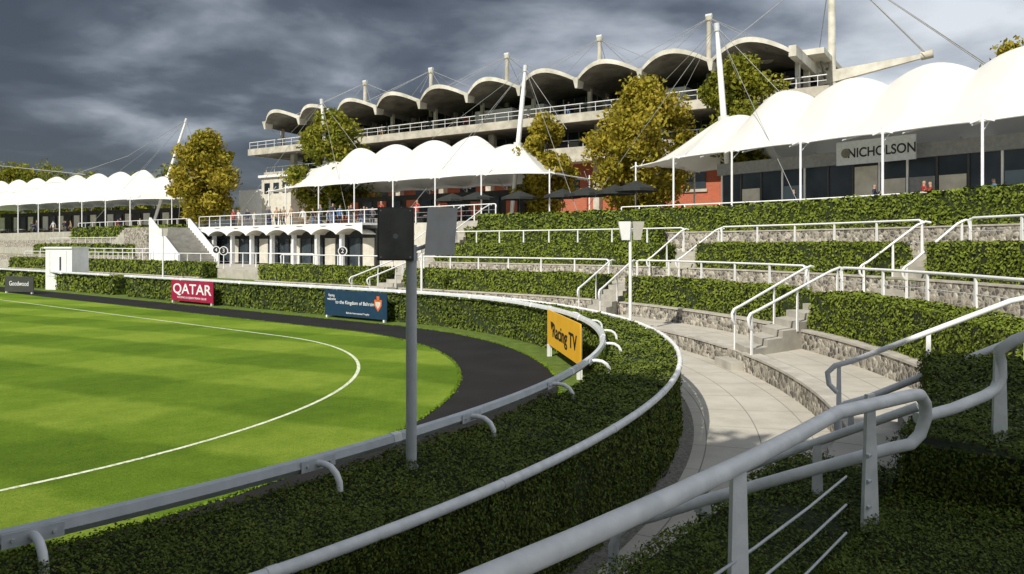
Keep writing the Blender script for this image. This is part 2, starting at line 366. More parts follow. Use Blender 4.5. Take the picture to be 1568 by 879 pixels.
def stairrail(p0,z0,p1,z1,h=1.0,name='stair_handrail',k='white',rad=.035):
    b=B(); a=Vector(p0); c=Vector(p1); d=(c-a).normalized()
    A=Vector((a.x,a.y,z0+h)); Cc=Vector((c.x,c.y,z1+h))
    e=Vector((d.x,d.y,0))
    pts=[A-e*.02+Vector((0,0,-.35)),A-e*.12+Vector((0,0,-.25)),A-e*.14+Vector((0,0,-.1)),A-e*.05,A+(Cc-A)*.08,A+(Cc-A)*.5,A+(Cc-A)*.92,Cc+e*.12,Cc+e*.28+Vector((0,0,-.03))]
    b.tube(pts,rad,k,8)
    for f in (0.0,.5,1.0):
        q=A+(Cc-A)*f; post(b,(q.x,q.y,0),q.z-h-.05,q.z,(d.x,d.y),.08,.05,.03,k)
    return b.done(name)
def stairs(l0,l1,r0,r1,z0,z1,n):
    b=B(); l0,l1,r0,r1=[Vector(p[:2]) for p in (l0,l1,r0,r1)]
    for i in range(n):
        f0=i/n;f1=(i+1)/n; z=z0+(z1-z0)*(i+1)/n
        a=l0.lerp(l1,f0);c=l0.lerp(l1,f1);d=r0.lerp(r1,f0);e=r0.lerp(r1,f1)
        b.hexa([(d.x,d.y,z0-.2),(e.x,e.y,z0-.2),(c.x,c.y,z0-.2),(a.x,a.y,z0-.2),(d.x,d.y,z+.003),(e.x,e.y,z+.003),(c.x,c.y,z+.003),(a.x,a.y,z+.003)],'steps')
    b.done('stone_stairs')
def flight(l0,l1,r0,r1,z0,z1,n):
    L0,L1,R0,R1=P(*l0),P(*l1),P(*r0),P(*r1)
    stairs(L0,L1,R0,R1,z0,z1,n); stairrail(L0,z0,L1,z1); stairrail(R0,z0,R1,z1)
flight((19.7,7),(22.9,12.3),(19.6,3.4),(22.9,9),.4,1.4,6)
flight((25.2,13.8),(27.0,13.2),(25.2,9.8),(27.0,10),1.4,2.7,8)
flight((20,34.5),(22.9,38),(20,31),(22.9,35),.4,1.4,6)
flight((25.2,38),(27.0,37.2),(25.2,34.3),(27,33.2),1.4,2.7,8)
flight((20,73),(22.9,71.5),(20,69.5),(22.9,68),.4,1.4,6)
flight((25.2,80),(31,80),(25.2,74),(31,74),1.4,4.5,18)
flight((19.35,-18.8),(21.4,-19.5),(19.4,-26.3),(21.4,-25.5),.4,1.4,6)
for a,c in [(4.6,7.6),(31.2,34.8),(-27,-17.2)]:
    b=B(); b.sweep([(19.25,0),(19.25,.2),(19.6,.2),(19.6,0)],a,c,'steps',1,close=True); b.done('stone_step')
# foreground railing
b=B()
top=[P(20.0,t,2.25) for t in np.arange(-80,-38.6,1.4)]+[(2.0,3.69,2.25),(2.08,3.77,2.235),(2.14,3.83,2.18),(2.16,3.86,2.10),(2.13,3.86,2.01),(2.07,3.84,1.965),(1.98,3.83,1.95)]
desc=[(1.5,4.02,1.74),(1.1,4.19,1.555),(.82,4.30,1.42),(.70,4.34,1.37),(.625,4.36,1.30),(.60,4.37,1.22),(.60,4.37,1.1),(.6,4.37,.9)]
b.tube(top+desc,.031,'whiteold',14)
b.tube([(2.15,3.92,2.08),(2.4,4.02,2.11),(2.66,4.16,2.15),(2.745,4.2,2.18),(2.785,4.21,2.25),(2.775,4.2,2.34),(2.76,4.19,2.40),(2.82,4.15,2.465),(2.95,4.08,2.54),(3.12,4.03,2.60),(3.7,3.95,2.66),(4.6,3.9,2.68)],.031,'whiteold',12)
b.tube([(2.36,4.3,2.06),(2.0,4.55,1.83),(1.6,4.8,1.58),(1.35,4.93,1.42),(1.27,4.97,1.33),(1.25,4.98,1.2)],.026,'whiteold',10)
for t in (-47.6,-42.4,-37.7):
    post(b,P(20.0,t),1.0 if t!=-37.7 else 1.55,2.24,(math.cos(math.radians(t+65)),math.sin(math.radians(t+65))),.12,.055,.02,'whiteold')
post(b,(2.77,4.2,0),1.6,2.36,(1,0),.10,.06,.02,'whiteold'); post(b,(3.0,4.2,0),1.6,2.52,(1,.1),.09,.05,.02,'whiteold')
post(b,(1.9,4.6,0),1.2,1.76,(1,-.4),.08,.05,.02,'whiteold'); post(b,(1.1,4.19,0),1.1,1.54,(1,-.3),.08,.05,.02,'whiteold')
for z in (1.93,1.80,1.67): b.tube([P(20.0,t,z) for t in np.arange(-60,-37.5,1.5)],.006,'galv',5)
for z in (1.93,1.80,1.67):
    p=P(20.0,-37.7,z); b.tube([(p[0]-.03,p[1]-.03,z),(p[0]+.03,p[1]+.03,z)],.012,'galv',6)
b.done('foreground_handrail')
# ---------------------------------------------------------------- loudspeaker pole and lantern posts
par=empty('loudspeaker_pole'); px,py=-.885,6.5
b=B(); b.tube([(px,py,.2),(px,py,1.6),(px,py,3.0)],.048,'grey',16); b.tube([(px,py,1.0),(px,py,1.06)],.062,'grey',16); b.tube([(px,py,2.86),(px,py,2.93)],.056,'galv',16); b.done('pole',par)
def tilted(par,name,c,w,h,d,yaw,k1,k2):
    b=B(); fr=lambda x,y,z:(c[0]+math.cos(yaw)*x-math.sin(yaw)*y,c[1]+math.sin(yaw)*x+math.cos(yaw)*y,c[2]+z)
    b.box(-w/2,w/2,-d/2,d/2,-h/2,h/2,k1,fr)
    b.box(-w/2+.012,w/2-.012,-d/2-.006,-d/2-.001,-h/2+.012,h/2-.012,k2,fr)
    b.tube([fr(0,-d/2-.006,-.02),fr(0,-d/2-.01,-.02)],.022,'panelgrey',12)
    b.tube([fr(-w/2-.004,0,0),fr(w/2+.004,0,0)],.012,'grey',6)
    for sx in (-1,1):
        for sz in (-1,1): b.tube([fr(sx*(w/2-.03),-d/2-.006,sz*(h/2-.03)),fr(sx*(w/2-.03),-d/2-.010,sz*(h/2-.03))],.006,'galv',6)
    o=b.done(name,par)
    bv=o.modifiers.new('bev','BEVEL'); bv.width=.006; bv.segments=2; bv.limit_method='ANGLE'
tilted(par,'loudspeaker_box',(px-.125,py-.06,3.095),.31,.46,.16,.1,'dark','mesh')
b=B(); fr=lambda x,y,z:(px+.265+.9*x+.25*y+.05*z,py+.0+.42*x+.9*y,3.12+z)
b.hexa([fr(-.14,-.02,-.21),fr(.14,-.02,-.21),fr(.10,.07,-.21),fr(-.12,.07,-.21),fr(-.13,-.02,.21),fr(.15,-.02,.21),fr(.11,.07,.20),fr(-.11,.07,.20)],'antenna')
b.tube([(px,py,2.95),(px+.1,py+.02,2.98),(px+.24,py+.02,3.05)],.018,'grey',8); b.done('flat_panel_antenna',par)
def lantern(x,y,z0,z1,s=1):
    par=empty('lantern_post'); b=B()
    b.tube([(x,y,z0),(x,y,z1-.05)],[.055,.045],'white',10); b.tube([(x,y,z0),(x,y,z0+.1)],.08,'white',10); b.done('pole',par)
    b=B(); w=.2*s; h=.55*s
    for ox,kk,sg in ((-.16*s,'white',-1),(.22*s,'cream',1)):
        fr=lambda a,c,z:(x+ox+a*(1+.25*z)+.25*sg*z*.3,y+c+.3*a*sg,z1-.3*s+z)
        b.hexa([fr(-w*.6,-.06,-h/2),fr(w*.6,-.06,-h/2),fr(w*.6,.06,-h/2),fr(-w*.6,.06,-h/2),fr(-w*.8,-.1,h/2),fr(w*.8,-.1,h/2),fr(w*.8,.1,h/2),fr(-w*.8,.1,h/2)],kk)
    b.tube([(x-.2*s,y,z1-.3*s),(x+.25*s,y,z1-.3*s)],.025,'grey',6); b.done('loudspeaker_pair',par)
lantern(3.52,22,0,3.72); lantern(-4.1,33.5,.4,3.0,.6); lantern(-22.9,48.5,0,4.1,.9)
# ---------------------------------------------------------------- signs
def text(s,c,ex,nrm,size,k,par,sx=1,name='lettering',off=.0,bold=.0):
    cu=bpy.data.curves.new(name,'FONT'); cu.body=s; cu.size=size; cu.align_x='CENTER'; cu.align_y='CENTER'; cu.extrude=.004; cu.offset=off
    cu.materials.append(M[k]); o=bpy.data.objects.new(name,cu); sc.collection.objects.link(o)
    ex=Vector(ex).normalized(); nz=Vector(nrm).normalized(); up=nz.cross(ex)
    m=Matrix((( ex.x*sx,up.x,nz.x,c[0]),(ex.y*sx,up.y,nz.y,c[1]),(ex.z*sx,up.z,nz.z,c[2]),(0,0,0,1)))
    o.matrix_world=m; o.parent=par; return o
def board(pl,pr,z0,z1,k,name,border=None):
    par=empty(name); a=Vector((pl[0],pl[1],0)); c=Vector((pr[0],pr[1],0)); ex=(c-a).normalized(); w=(c-a).length
    fr=frame(a.x,a.y,(ex.x,ex.y)); b=B(); b.box(0,w,0,.04,z0,z1,k,fr); b.done('panel',par)
    b=B()
    for x in (.15,w-.15): b.box(x-.03,x+.03,.045,.09,-.0,z1-.1,'white',fr); b.box(x-.04,x+.04,-.03,.044,0.0,z0-.003,'white',fr)
    b.done('legs',par)
    n=Vector((ex.y,-ex.x,0)); mid=lambda f,z:(a+ex*w*f+n*.008+Vector((0,0,z)))
    return par,ex,n,w,mid
par,ex,n,w,mid=board(P(15.45,TN+17.1/.38),P(15.45,TN+13.0/.38),.12,1.16,'maroon','sponsor_board')
text('QATAR',mid(.5,.72),ex,n,.72,'white',par,1.55,off=.008); text('RACING & EQUESTRIAN CLUB',mid(.5,.30),ex,n,.14,'white',par,1.5)
par,ex,n,w,mid=board(P(15.45,TN+4.3/.38),P(15.45,TN+.5/.38),.1,1.15,'navy','sponsor_board')
text('to the Kingdom of Bahrain',mid(.5,.66),ex,n,.2,'white',par,1.1); text('Racing\nwelcome',mid(.12,.85),ex,n,.15,'white',par,1.0); text('Bahrain International Trophy',mid(.55,.25),ex,n,.10,'white',par,1.2)
b=B(); c0=mid(.87,.68)
for (hw,z0,z1,kq,o) in ((.22,-.2,.18,'orange',0),(.15,-.12,.1,'cream',.006),(.08,.2,.32,'orange',0)):
    q=[c0-ex*hw+n*o+Vector((0,0,z1)),c0+ex*hw+n*o+Vector((0,0,z1)),c0+ex*hw*.9+n*o+Vector((0,0,z0*.3)),c0+n*o+Vector((0,0,z0*1.4 if z0<0 else z0)),c0-ex*hw*.9+n*o+Vector((0,0,z0*.3))]
    b.add(q,[(0,1,2,3,4)],kq)
b.done('crest',par)
par,ex,n,w,mid=board(P(15.5,15.2),P(15.5,1.2),.33,1.25,'yellow','sponsor_board')
text('Racing TV',mid(.56,.76),ex,n,.5,'black',par,1.35,off=.006)
b=B(); c0=mid(.13,.98)
b.add([c0,c0+ex*.35,c0+ex*.1+Vector((0,0,-.22))],[(0,2,1)],'black'); b.done('logo_flash',par)
par,ex,n,w,mid=board((-31.7,46.2),(-29.2,45.1),.1,1.05,'dark','sponsor_board'); text('Goodwood',mid(.5,.6),ex,n,.4,'white',par,1)
for x,y,s in ((-19.5,50,'3'),(-11,48,'2'),(-23.2,58,'4')):
    par=empty('number_marker'); b=B(); b.tube([(x,y,1.3),(x,y,2.4)],.03,'white',8); b.tube([(x,y-.03,2.6),(x,y+.03,2.6)],.3,'white',20); b.tube([(x,y-.035,2.6),(x,y-.03,2.6)],.25,'black',20); b.done('disc',par)
    text(s,(x,y-.04,2.6),(1,0,0),(0,-1,0),.4,'white',par)
par=empty('white_booth'); fr=frame(-31.3,49.6,(1,-.25)); b=B()
b.box(0,2.15,0,1.4,0,2.75,'white',fr); b.box(-.06,2.21,-.08,1.46,2.753,2.87,'white',fr)
b.box(1.15,1.28,-.02,-.003,1.3,2.2,'dark',fr); b.box(.1,2.05,-.012,-.004,.9,.94,'galv',fr); b.box(.35,.38,-.012,-.004,1,2.6,'galv',fr); b.box(1.7,1.73,-.012,-.004,1,2.6,'galv',fr); b.done('cabin',par)
# ---------------------------------------------------------------- grandstand
par=empty('grandstand'); GF=frame(-33,100,(.835,-.55)); GLn=68.3
b=B()
b.box(-1,GLn,4,26,4.5,11.6,'brick',GF)
for a in np.arange(0,GLn+1,6.83):
    b.box(a-.35,a+.35,3.2,4.0,4.5,11.6,'concrete',GF)
b.box(-2.2,GLn+1,1.5,26,11.6,12.4,'concrete',GF)
b.box(0,GLn-.5,6,25.5,12.4,15.3,'glass',GF)
b.box(-3,GLn+2.5,-.6,26,15.3,15.6,'concdark',GF)
b.box(-3.2,GLn+2.7,-.8,-.5,15.2,16.05,'concrete',GF); b.box(-3.2,-2.9,-.5,18,15.2,16.05,'concrete',GF); b.box(GLn+2.4,GLn+2.7,-.5,26,15.2,16.05,'concrete',GF)
b.box(-2.4,-2.1,1.5,14,12.4,13.1,'concrete',GF); b.box(-2.4,GLn+1.2,1.2,1.5,11.5,13.0,'concrete',GF)
b.box(2,GLn-.5,5,25,15.6,18.9,'glass',GF)
for a in np.arange(3.4,GLn,6.83):
    b.box(a-1.1,a+1.1,3.9,3.98,8.4,10.6,'glass',GF); b.box(a-1.25,a+1.25,3.82,3.89,8.1,8.38,'concrete',GF)
b.done('main_structure',par)
b=B(); rr=random.Random(3)
for i,a in enumerate(np.arange(2,GLn-1,1.366)):
    b.box(a-.05,a+.05,4.9,4.99,15.6,18.8,'cream' if i%5==0 else 'panelgrey',GF)
    b.box(a-.05,a+.05,5.9,5.99,12.4,15.28,'panelgrey',GF)
    k=rr.choice(['glassblue','glassblue','cream','darkint','panelgrey','glassblue',None,None])
    if k: b.box(a+.08,a+1.28,4.92,4.97,15.62,rr.choice([17.85,17.85,16.8]),k,GF)
    k=rr.choice(['glassblue','glassblue','cream','whitecloth','darkint',None])
    if k: b.box(a+.08,a+1.28,5.93,5.98,12.42,rr.choice([14.3,13.6]),k,GF)
    if rr.random()<.4: b.box(a+.1,a+1.2,.6,1.4,15.62,16.4,rr.choice(['whitecloth','dark','cream']),GF)
b.box(2,GLn-.5,4.80,4.89,17.9,18.05,'cream',GF)
for a0,a1 in ((12,15),(33.5,38.5),(39.5,42.5),(56,58)):
    b.box(a0,a1,1.6,4.7,15.62,17.9,'white',GF)
b.box(50,54,5.6,5.85,12.42,14.6,'white',GF); b.box(22,27,5.6,5.85,12.42,14.4,'cream',GF)
for a in np.arange(2.5,GLn+1,6.58):
    b.box(a-.22,a+.22,3.6,4.35,15.6,18.6,'concrete',GF)
    b.box(a-.18,a+.18,.2,.55,15.6,18.5,'concrete',GF)
    b.box(a-.35,a+.35,2.0,2.6,12.4,15.28,'concrete',GF)
b.done('mullions_and_piers',par)
b=B()
b.tube([GF(-3,-.65,16.95),GF(GLn+2.5,-.65,16.95)],.05,'white',6); b.tube([GF(-3,-.65,16.5),GF(GLn+2.5,-.65,16.5)],.03,'white',5)
for a in np.arange(-3,GLn+2,1.7): b.tube([GF(a,-.65,16),GF(a,-.65,16.95)],.035,'white',5)
b.tube([GF(-2,1.3,13.7),GF(GLn+1,1.3,13.7)],.05,'white',6)
for a in np.arange(-2,GLn+1,1.7): b.tube([GF(a,1.3,13),GF(a,1.3,13.7)],.035,'white',5)
b.done('balcony_railings',par)
b=B() # vaulted shells
NB=10; A0=2.5; bw=(GLn-A0)/NB
for i in range(NB):
    n=14; rows=[(-2.4,1.0,.42),(-.6,.95,.30),(4,.7,.3),(12,.45,.3)]
    o=A0+i*bw
    for side in (0,1):
        vs=[]
        for (bb,h,th) in rows:
            for j in range(n+1):
                x=j/n; z=18.72+.92*h*(math.sin(math.pi*x)**.9)+ (th*(.8+.2*math.sin(math.pi*x)) if side==0 else 0)
                ed=-1.3*math.sin(math.pi*x) if bb==-2.4 else 0
                vs.append(GF(o+x*bw,bb+ed,z+(.12*math.sin(math.pi*x) if bb==-2.4 else 0)))
        fs=[(r*(n+1)+j,r*(n+1)+j+1,(r+1)*(n+1)+j+1,(r+1)*(n+1)+j) for r in range(3) for j in range(n)]
        b.add(vs,fs,'canopy' if side==0 else 'concdark',True)  # underside of the same shell gets its shade from a darker colour
        if side==0: T=vs[:n+1]
        else: b.add(T+vs[:n+1],[(j,j+1,n+1+j+1,n+1+j) for j in range(n)],'canopy',False)
    b.hexa([GF(o-.12,-2.5,18.1),GF(o+.12,-2.5,18.1),GF(o+.15,-1.4,18.25),GF(o-.15,-1.4,18.25),GF(o-.3,-2.7,19.09),GF(o+.3,-2.7,19.09),GF(o+.3,-1.4,19.09),GF(o-.3,-1.4,19.09)],'canopy')
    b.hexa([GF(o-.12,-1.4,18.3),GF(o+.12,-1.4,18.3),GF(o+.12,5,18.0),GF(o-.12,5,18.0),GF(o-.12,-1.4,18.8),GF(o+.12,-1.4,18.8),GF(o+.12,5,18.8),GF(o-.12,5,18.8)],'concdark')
b.box(GLn-.1,GLn+.5,-2.4,12,18.4,19.3,'canopy',GF)
b.box(GLn-6,GLn+1.8,2,24,19.4,19.9,'canopy',GF)
b.box(4,GLn-6.1,7,20,19.1,19.6,'concdark',GF)
b.done('scalloped_canopy',par)
b=B()
for i,s in enumerate((.207,.368,.53,.70,.87)):
    a=s*GLn; zt=23.6+.2*i
    b.tube([GF(a,4,18.5),GF(a,4,zt)],[.28,.22],'concrete',8); b.tube([GF(a,4,zt),GF(a,4,zt+.4)],.33,'concrete',8); b.tube([GF(a-.3,4,zt+.5),GF(a+.3,4,zt+.5)],.2,'galv',8)
    for da,bb,z in ((-7,-2,19.4),(-3.4,-2,20.0),(3.4,-2,20.0),(7,-2,19.4),(-5,22,16),(5,22,16),(-10,8,19.4),(10,8,19.4)):
        b.tube([GF(a,4,zt+.3),GF(a+da,bb,z)],.03,'cable',4,False)
a=1.025*GLn
b.tube([GF(a,6,4.5),GF(a,6,29)],[.45,.3],'canopy',8)
b.hexa([GF(a-1,5.7,17.4),GF(a+7.2,5,18.6),GF(a+7.2,5.4,18.6),GF(a-1,6.4,17.4),GF(a-1,5.7,18.6),GF(a+7.2,5,18.95),GF(a+7.2,5.4,18.95),GF(a-1,6.4,18.6)],'canopy')
b.tube([GF(a-.8,6,18.1),GF(a+1,6,16.8),GF(a,6,16)],.4,'concrete',6)
b.tube([GF(a+7.1,5.2,18.8),GF(a+8.0,5.2,18.9)],.36,'concrete',6)
for da,bb,z in ((7.4,5,19.1),(7.4,6,19.1),(-8,-2,19.6),(-5,22,18),(20,16,12),(16,-2,12)):
    b.tube([GF(a,6,28.5),GF(a+da,bb,z)],.045,'cable',4,False)
b.tube([GF(-9,12,16),GF(1,-1,19.4)],.03,'cable',4,False)
b.box(GLn+2.7,GLn+9,6,20,4.5,15.5,'concdark',GF); b.box(GLn+2.8,GLn+9.3,5.6,20,15.5,16.3,'concrete',GF)
b.tube([GF(GLn,3,19.6),GF(GLn+2,20,19.2)],.35,'concrete',6)
for q in range(6): b.tube([GF(GLn+1,5+q*3,19.4),GF(GLn+1.5,6.5+q*3,16.3)],.12,'concdark',5)
b.done('masts_and_stays',par)
b=B(); fr=frame(-31.5,93,(.835,-.55)); b.box(0,5.5,0,6,4.5,11.4,'cream',fr); b.box(-.3,5.8,-.3,6.3,11.4,11.7,'white',fr); b.box(-4.5,-.02,0,6,4.5,10,'white',fr)
for q in range(3): b.box(.6+q*1.7,1.6+q*1.7,-.06,-.01,9.4,10.7,'glass',fr)
b.done('annex_block')
# ---------------------------------------------------------------- tents
def tent(o,e,napex,sp,half,ze,zr,masts,zg=4.5,ends=(1,1),b0=5.0):
    par=empty('tensile_marquee'); e=Vector(e).normalized(); fr=frame(o[0],o[1],(e.x,e.y)); Lh=(napex-1)*sp
    def ridge(a):
        x=a/sp; i=round(x); d=x-i; z=zr-.85*(2*abs(d))**1.9
        if ends[0] : z-=1.2*max(0,1-a/(sp*.9))
        if ends[1] : z-=1.2*max(0,1-(Lh-a)/(sp*.9))
        return z
    def eave(a,sgn):
        x=a/sp; d=x-math.floor(x); q=4*d*(1-d); return (a,sgn*(half-.45*q),ze+.12*q)
    S=[]
    n=int(napex-1)*12
    for i in range(n+1): a=Lh*i/n; S.append((eave(a,-1),(a,0,ridge(a))))
    def cap(sg,a0):
        cs=[(0,-half),(sg*5.2,-half*.62),(sg*5.2,half*.62),(0,half)]
        for j in range(3):
            for i in range(1,11):
                f=i/10; q=4*f*(1-f); x=cs[j][0]*(1-f)+cs[j+1][0]*f; y=cs[j][1]*(1-f)+cs[j+1][1]*f
                S.append(((a0+x*(1-.10*q),y*(1-.10*q) ,ze+.12*q),(a0,0,ridge(a0))))
    cap(1,Lh)
    for i in range(1,n+1): a=Lh*(1-i/n); S.append((eave(a,1),(a,0,ridge(a))))
    k0=len(S); cap(-1,0)
    seg=S[k0:]; seg=[((s[0][0],-s[0][1],s[0][2]),s[1]) for s in seg]; S[k0:]=seg
    m=16; vs=[];fs=[]
    for (E,R) in S:
        for j in range(m+1):
            t=j/m; f=.62*t**1.7+.38*math.sin(math.pi/2*t)**1.8
            vs.append(fr(E[0]+(R[0]-E[0])*t,E[1]+(R[1]-E[1])*t,E[2]+(R[2]-E[2])*f))
    N=len(S)
    for i in range(N):
        i2=i*(m+1)+m; i1=i2-1; v2=vs[i2]; v1=vs[i1]; vs[i2]=(v2[0],v2[1],v2[2]*.5+v1[2]*.5)
    for i in range(N):
        for j in range(m):
            i2=(i+1)%N; fs.append((i*(m+1)+j,i2*(m+1)+j,i2*(m+1)+j+1,i*(m+1)+j+1))
    b=B(); b.add(vs,fs,'fabric',True); b.done('fabric_roof',par)
    b=B(); b.tube([fr(*s[0]) for s in S]+[fr(*S[0][0])],.055,'white',6,False)
    b.done('eave_cable_sleeve',par)
    b=B()
    posts=[(i*sp,s*half) for i in range(napex) for s in (-1,1)]+[(Lh+5.2,-half*.62),(Lh+5.2,half*.62),(-5.2,-half*.62),(-5.2,half*.62)]
    for (a,y) in posts:
        b.tube([fr(a,y,zg),fr(a,y,ze+.35)],.065,'white',8); b.tube([fr(a-.5,y,ze-.05),fr(a,y,ze+.1),fr(a+.5,y,ze-.05)],.045,'white',6)
        b.tube([fr(a,y,ze-.5),fr(a,y*.72,ze+.6)],.03,'galv',5)
    b.done('edge_posts',par)
    b=B()
    for (a,top) in masts:
        tp=Vector(top); bs=Vector(fr(a,0,ridge(min(max(a,0),Lh))-.3)); dirn=(tp-bs).normalized(); foot=bs-dirn*7
        b.tube([foot,bs,bs.lerp(tp,.6),tp],[.16,.22,.2,.12],'white',10); b.tube([tp-dirn*.3,tp+dirn*.25],.2,'galv',8)
        b.tube([bs-dirn*.0,bs+dirn*.35],.4,'fabric',12)
        for (aa,yy,zz) in ((a-sp,0,zr-.1),(a+sp,0,zr-.4),(a-9,-half,zg+.5),(a+9,-half,zg+.5),(a-2*sp,0,zr),(a,half+4,zg)):
            b.tube([tp,fr(aa,yy,zz)],.02,'cable',4,False)
    b.done('masts',par)
    return par,fr
tR,fR=tent((14.6,50.9),(.6,-.8),7,4.5,5.2,8.6,13.0,[(0,(14.1,50.9,18.0))])
tM,fM=tent((-19.4,77.3),(.82,-.57),6,4.85,5.2,8.6,12.9,[(0,(-19.9,77.3,18.0)),(24.25,(1.15,63.6,18.2))])
tL,fL=tent((-84,117.5),(.87,-.48),10,5.0,5.2,8.6,13.1,[(45,(-42.4,96.2,19.2))])
par=empty('hospitality_pavilion'); b=B()
b.box(1,34,-1.5,4.6,4.5,7.6,'glass',fR); b.box(.8,34.2,-1.8,4.7,7.6,8.35,'panelgrey',fR)
for a in np.arange(1,34,1.5): b.box(a-.05,a+.05,-1.58,-1.503,4.5,7.6,'white' if int(a)%2 else 'dark',fR)
b.box(1,34,-1.6,-1.52,5.5,5.58,'galv',fR)
for i,a in enumerate(np.arange(1,33,1.5)):
    k=rr.choice(['glassblue','glassblue','darkint','panelgrey','cream',None,None])
    if k: b.box(a+.1,a+1.4,-1.56,-1.51,rr.choice([4.55,5.6]),rr.choice([6.6,7.4]),k,fR)
b.done('glazed_front',par)
b=B(); b.box(9.6,13.9,-2.6,-2.5,7.45,8.75,'galv',fR); b.done('fascia_board',par)
c=fR(12.1,-2.61,8.05); text('NICHOLSON',c,(.6,-.8,0),(-.8,-.6,0),.72,'black',par,.88,off=.012)
b=B(); b.tube([fR(10.15,-2.60,8.1),fR(10.15,-2.63,8.1)],.26,'concdark',14)
for q in np.arange(2,26,3.1): b.tube([fR(q,-5.0,8.5),fR(q,0,9.6)],.04,'galv',5)
b.done('roof_struts',par)
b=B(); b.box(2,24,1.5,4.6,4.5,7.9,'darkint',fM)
for a in np.arange(2,24,2): b.box(a,a+1.2,1.4,1.49,5.4,7.4,['glass','cream','brick','whitecloth'][int(a)%4],fM)
b.box(6,11,-.6,-.1,4.5,5.6,'white',fM); b.done('bar_kiosk')
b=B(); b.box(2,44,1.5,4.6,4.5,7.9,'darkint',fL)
for a in np.arange(2,44,2): b.box(a,a+1.3,1.4,1.49,5.2,7.3,['glass','cream','darkint','whitecloth'][int(a/2)%4],fL)
b.done('bar_kiosk')
# terrace pavilion (white, scalloped fascia)
par=empty('terrace_pavilion'); p0=P(31.5,TN+42/.38); PF=frame(p0[0],p0[1],(NY,-NX))
b=B(); W=23
b.box(0,W,-.1,3,4.2,4.56,'white',PF)
nb=8; bw=W/nb
for i in range(nb):
    n=10; vs=[];
    for j in range(n+1):
        x=j/n; zl=3.75+.42*math.sin(math.pi*x)**.7
        vs+= [PF(i*bw+x*bw,-1.6,zl),PF(i*bw+x*bw,-1.6,4.45+.12*math.cos(2*math.pi*x))]
    b.add(vs,[(2*j,2*j+2,2*j+3,2*j+1) for j in range(n)],'white')
    vs2=[]
    for j in range(n+1):
        x=j/n; zl=3.75+.42*math.sin(math.pi*x)**.7
        vs2+=[PF(i*bw+x*bw,-1.6,zl),PF(i*bw+x*bw,1.5,zl)]
    b.add(vs2,[(2*j,2*j+1,2*j+3,2*j+2) for j in range(n)],'cream')
    b.box(i*bw-.12,i*bw+.12,-1.2,-.9,1.4,3.8,'white',PF)
b.box(0,W,-1.58,-.1,4.4,4.55,'white',PF)
b.done('scalloped_fascia',par)
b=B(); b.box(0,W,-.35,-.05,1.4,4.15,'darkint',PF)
for i in range(nb*2): b.box(i*bw/2+.1,i*bw/2+bw/2-.15,-.42,-.36,1.5,3.5,'glass' if i%3 else 'cream',PF)
b.done('shopfronts',par)
b=B()
for y0 in (-2.2,-5.6):
    a0,a1=.6,5.4
    c=[PF(a0,y0,1.4),PF(a1,y0,1.4),PF(a1,y0+.18,1.4),PF(a0,y0+.18,1.4),PF(a0,y0,5.3),PF(a1,y0,2.2),PF(a1,y0+.18,2.2),PF(a0,y0+.18,5.3)]
    b.hexa(c,'white')
for i in range(14):
    a0=.6+i*.35; b.box(a0,a0+.35,-5.4,-2.25,1.4,4.5-i*.22,'steps',PF)
b.box(-3.5,.6,-5.8,-1.7,1.4,4.48,'flint',PF)
for i in range(14):
    a0=-3.5-i*.4; b.box(a0-.4,a0,-5.8,-1.0,1.4,4.48-(i+1)*.2,'steps',PF)
b.done('white_staircase')
# ---------------------------------------------------------------- parasols, tables
def parasol(x,y,z,s=1.0,k='green'):
    b=B(); b.tube([(x,y,z),(x,y,z+2.7*s)],.03,'dark',6); n=8; R=1.45*s
    vs=[(x,y,z+2.85*s)]+[(x+R*math.cos(2*math.pi*i/n),y+R*math.sin(2*math.pi*i/n),z+2.3*s) for i in range(n)]+[(x+R*math.cos(2*math.pi*i/n),y+R*math.sin(2*math.pi*i/n),z+2.1*s) for i in range(n)]
    b.add(vs,[(0,1+i,1+(i+1)%n) for i in range(n)]+[(1+i,1+n+i,1+n+(i+1)%n,1+(i+1)%n) for i in range(n)],k)
    b.box(x-.3,x+.3,y-.3,y+.3,z,z+.08,'dark'); b.done('parasol')
for x,y in ((-2.8,60),(0.6,59),(3.9,57),(7.4,53),(8.4,50),(5.6,55),(-5,62)): parasol(x,y,4.5,1.0)
def tableset(x,y,z):
    b=B(); b.tube([(x,y,z+.72),(x,y,z+.76)],.45,'cream',12); b.tube([(x,y,z),(x,y,z+.72)],.04,'dark',6); b.tube([(x,y,z),(x,y,z+.03)],.25,'dark',10)
    for q in range(3):
        a=q*2.1+x; cx,cy=x+.8*math.cos(a),y+.8*math.sin(a)
        b.box(cx-.2,cx+.2,cy-.2,cy+.2,z+.43,z+.47,'dark')
        for u,v in ((-.18,-.18),(.18,-.18),(.18,.18),(-.18,.18)): b.tube([(cx+u,cy+v,z),(cx+u,cy+v,z+.43)],.015,'dark',4)
        ox,oy=.2*math.cos(a),.2*math.sin(a)
        b.tube([(cx+ox*1-oy*.9,cy+oy+ox*.9,z+.45),(cx+ox-oy*.9,cy+oy+ox*.9,z+.85),(cx+ox+oy*.9,cy+oy-ox*.9,z+.85),(cx+ox+oy*.9,cy+oy-ox*.9,z+.45)],.025,'dark',4)
    b.done('table_and_chairs')
for i in range(16):
    q=fM(1+i*1.9,-3.4+1.6*(i%2)-(i%3)*.6,0); tableset(q[0],q[1],4.5)
for i in range(10):
    q=fR(3+i*2.4,-3.6-(i%2)*.9,0); tableset(q[0],q[1],4.5)
for i in range(12):
    q=fL(8+i*3.1,-3.6+(i%3),0); tableset(q[0],q[1],4.5)
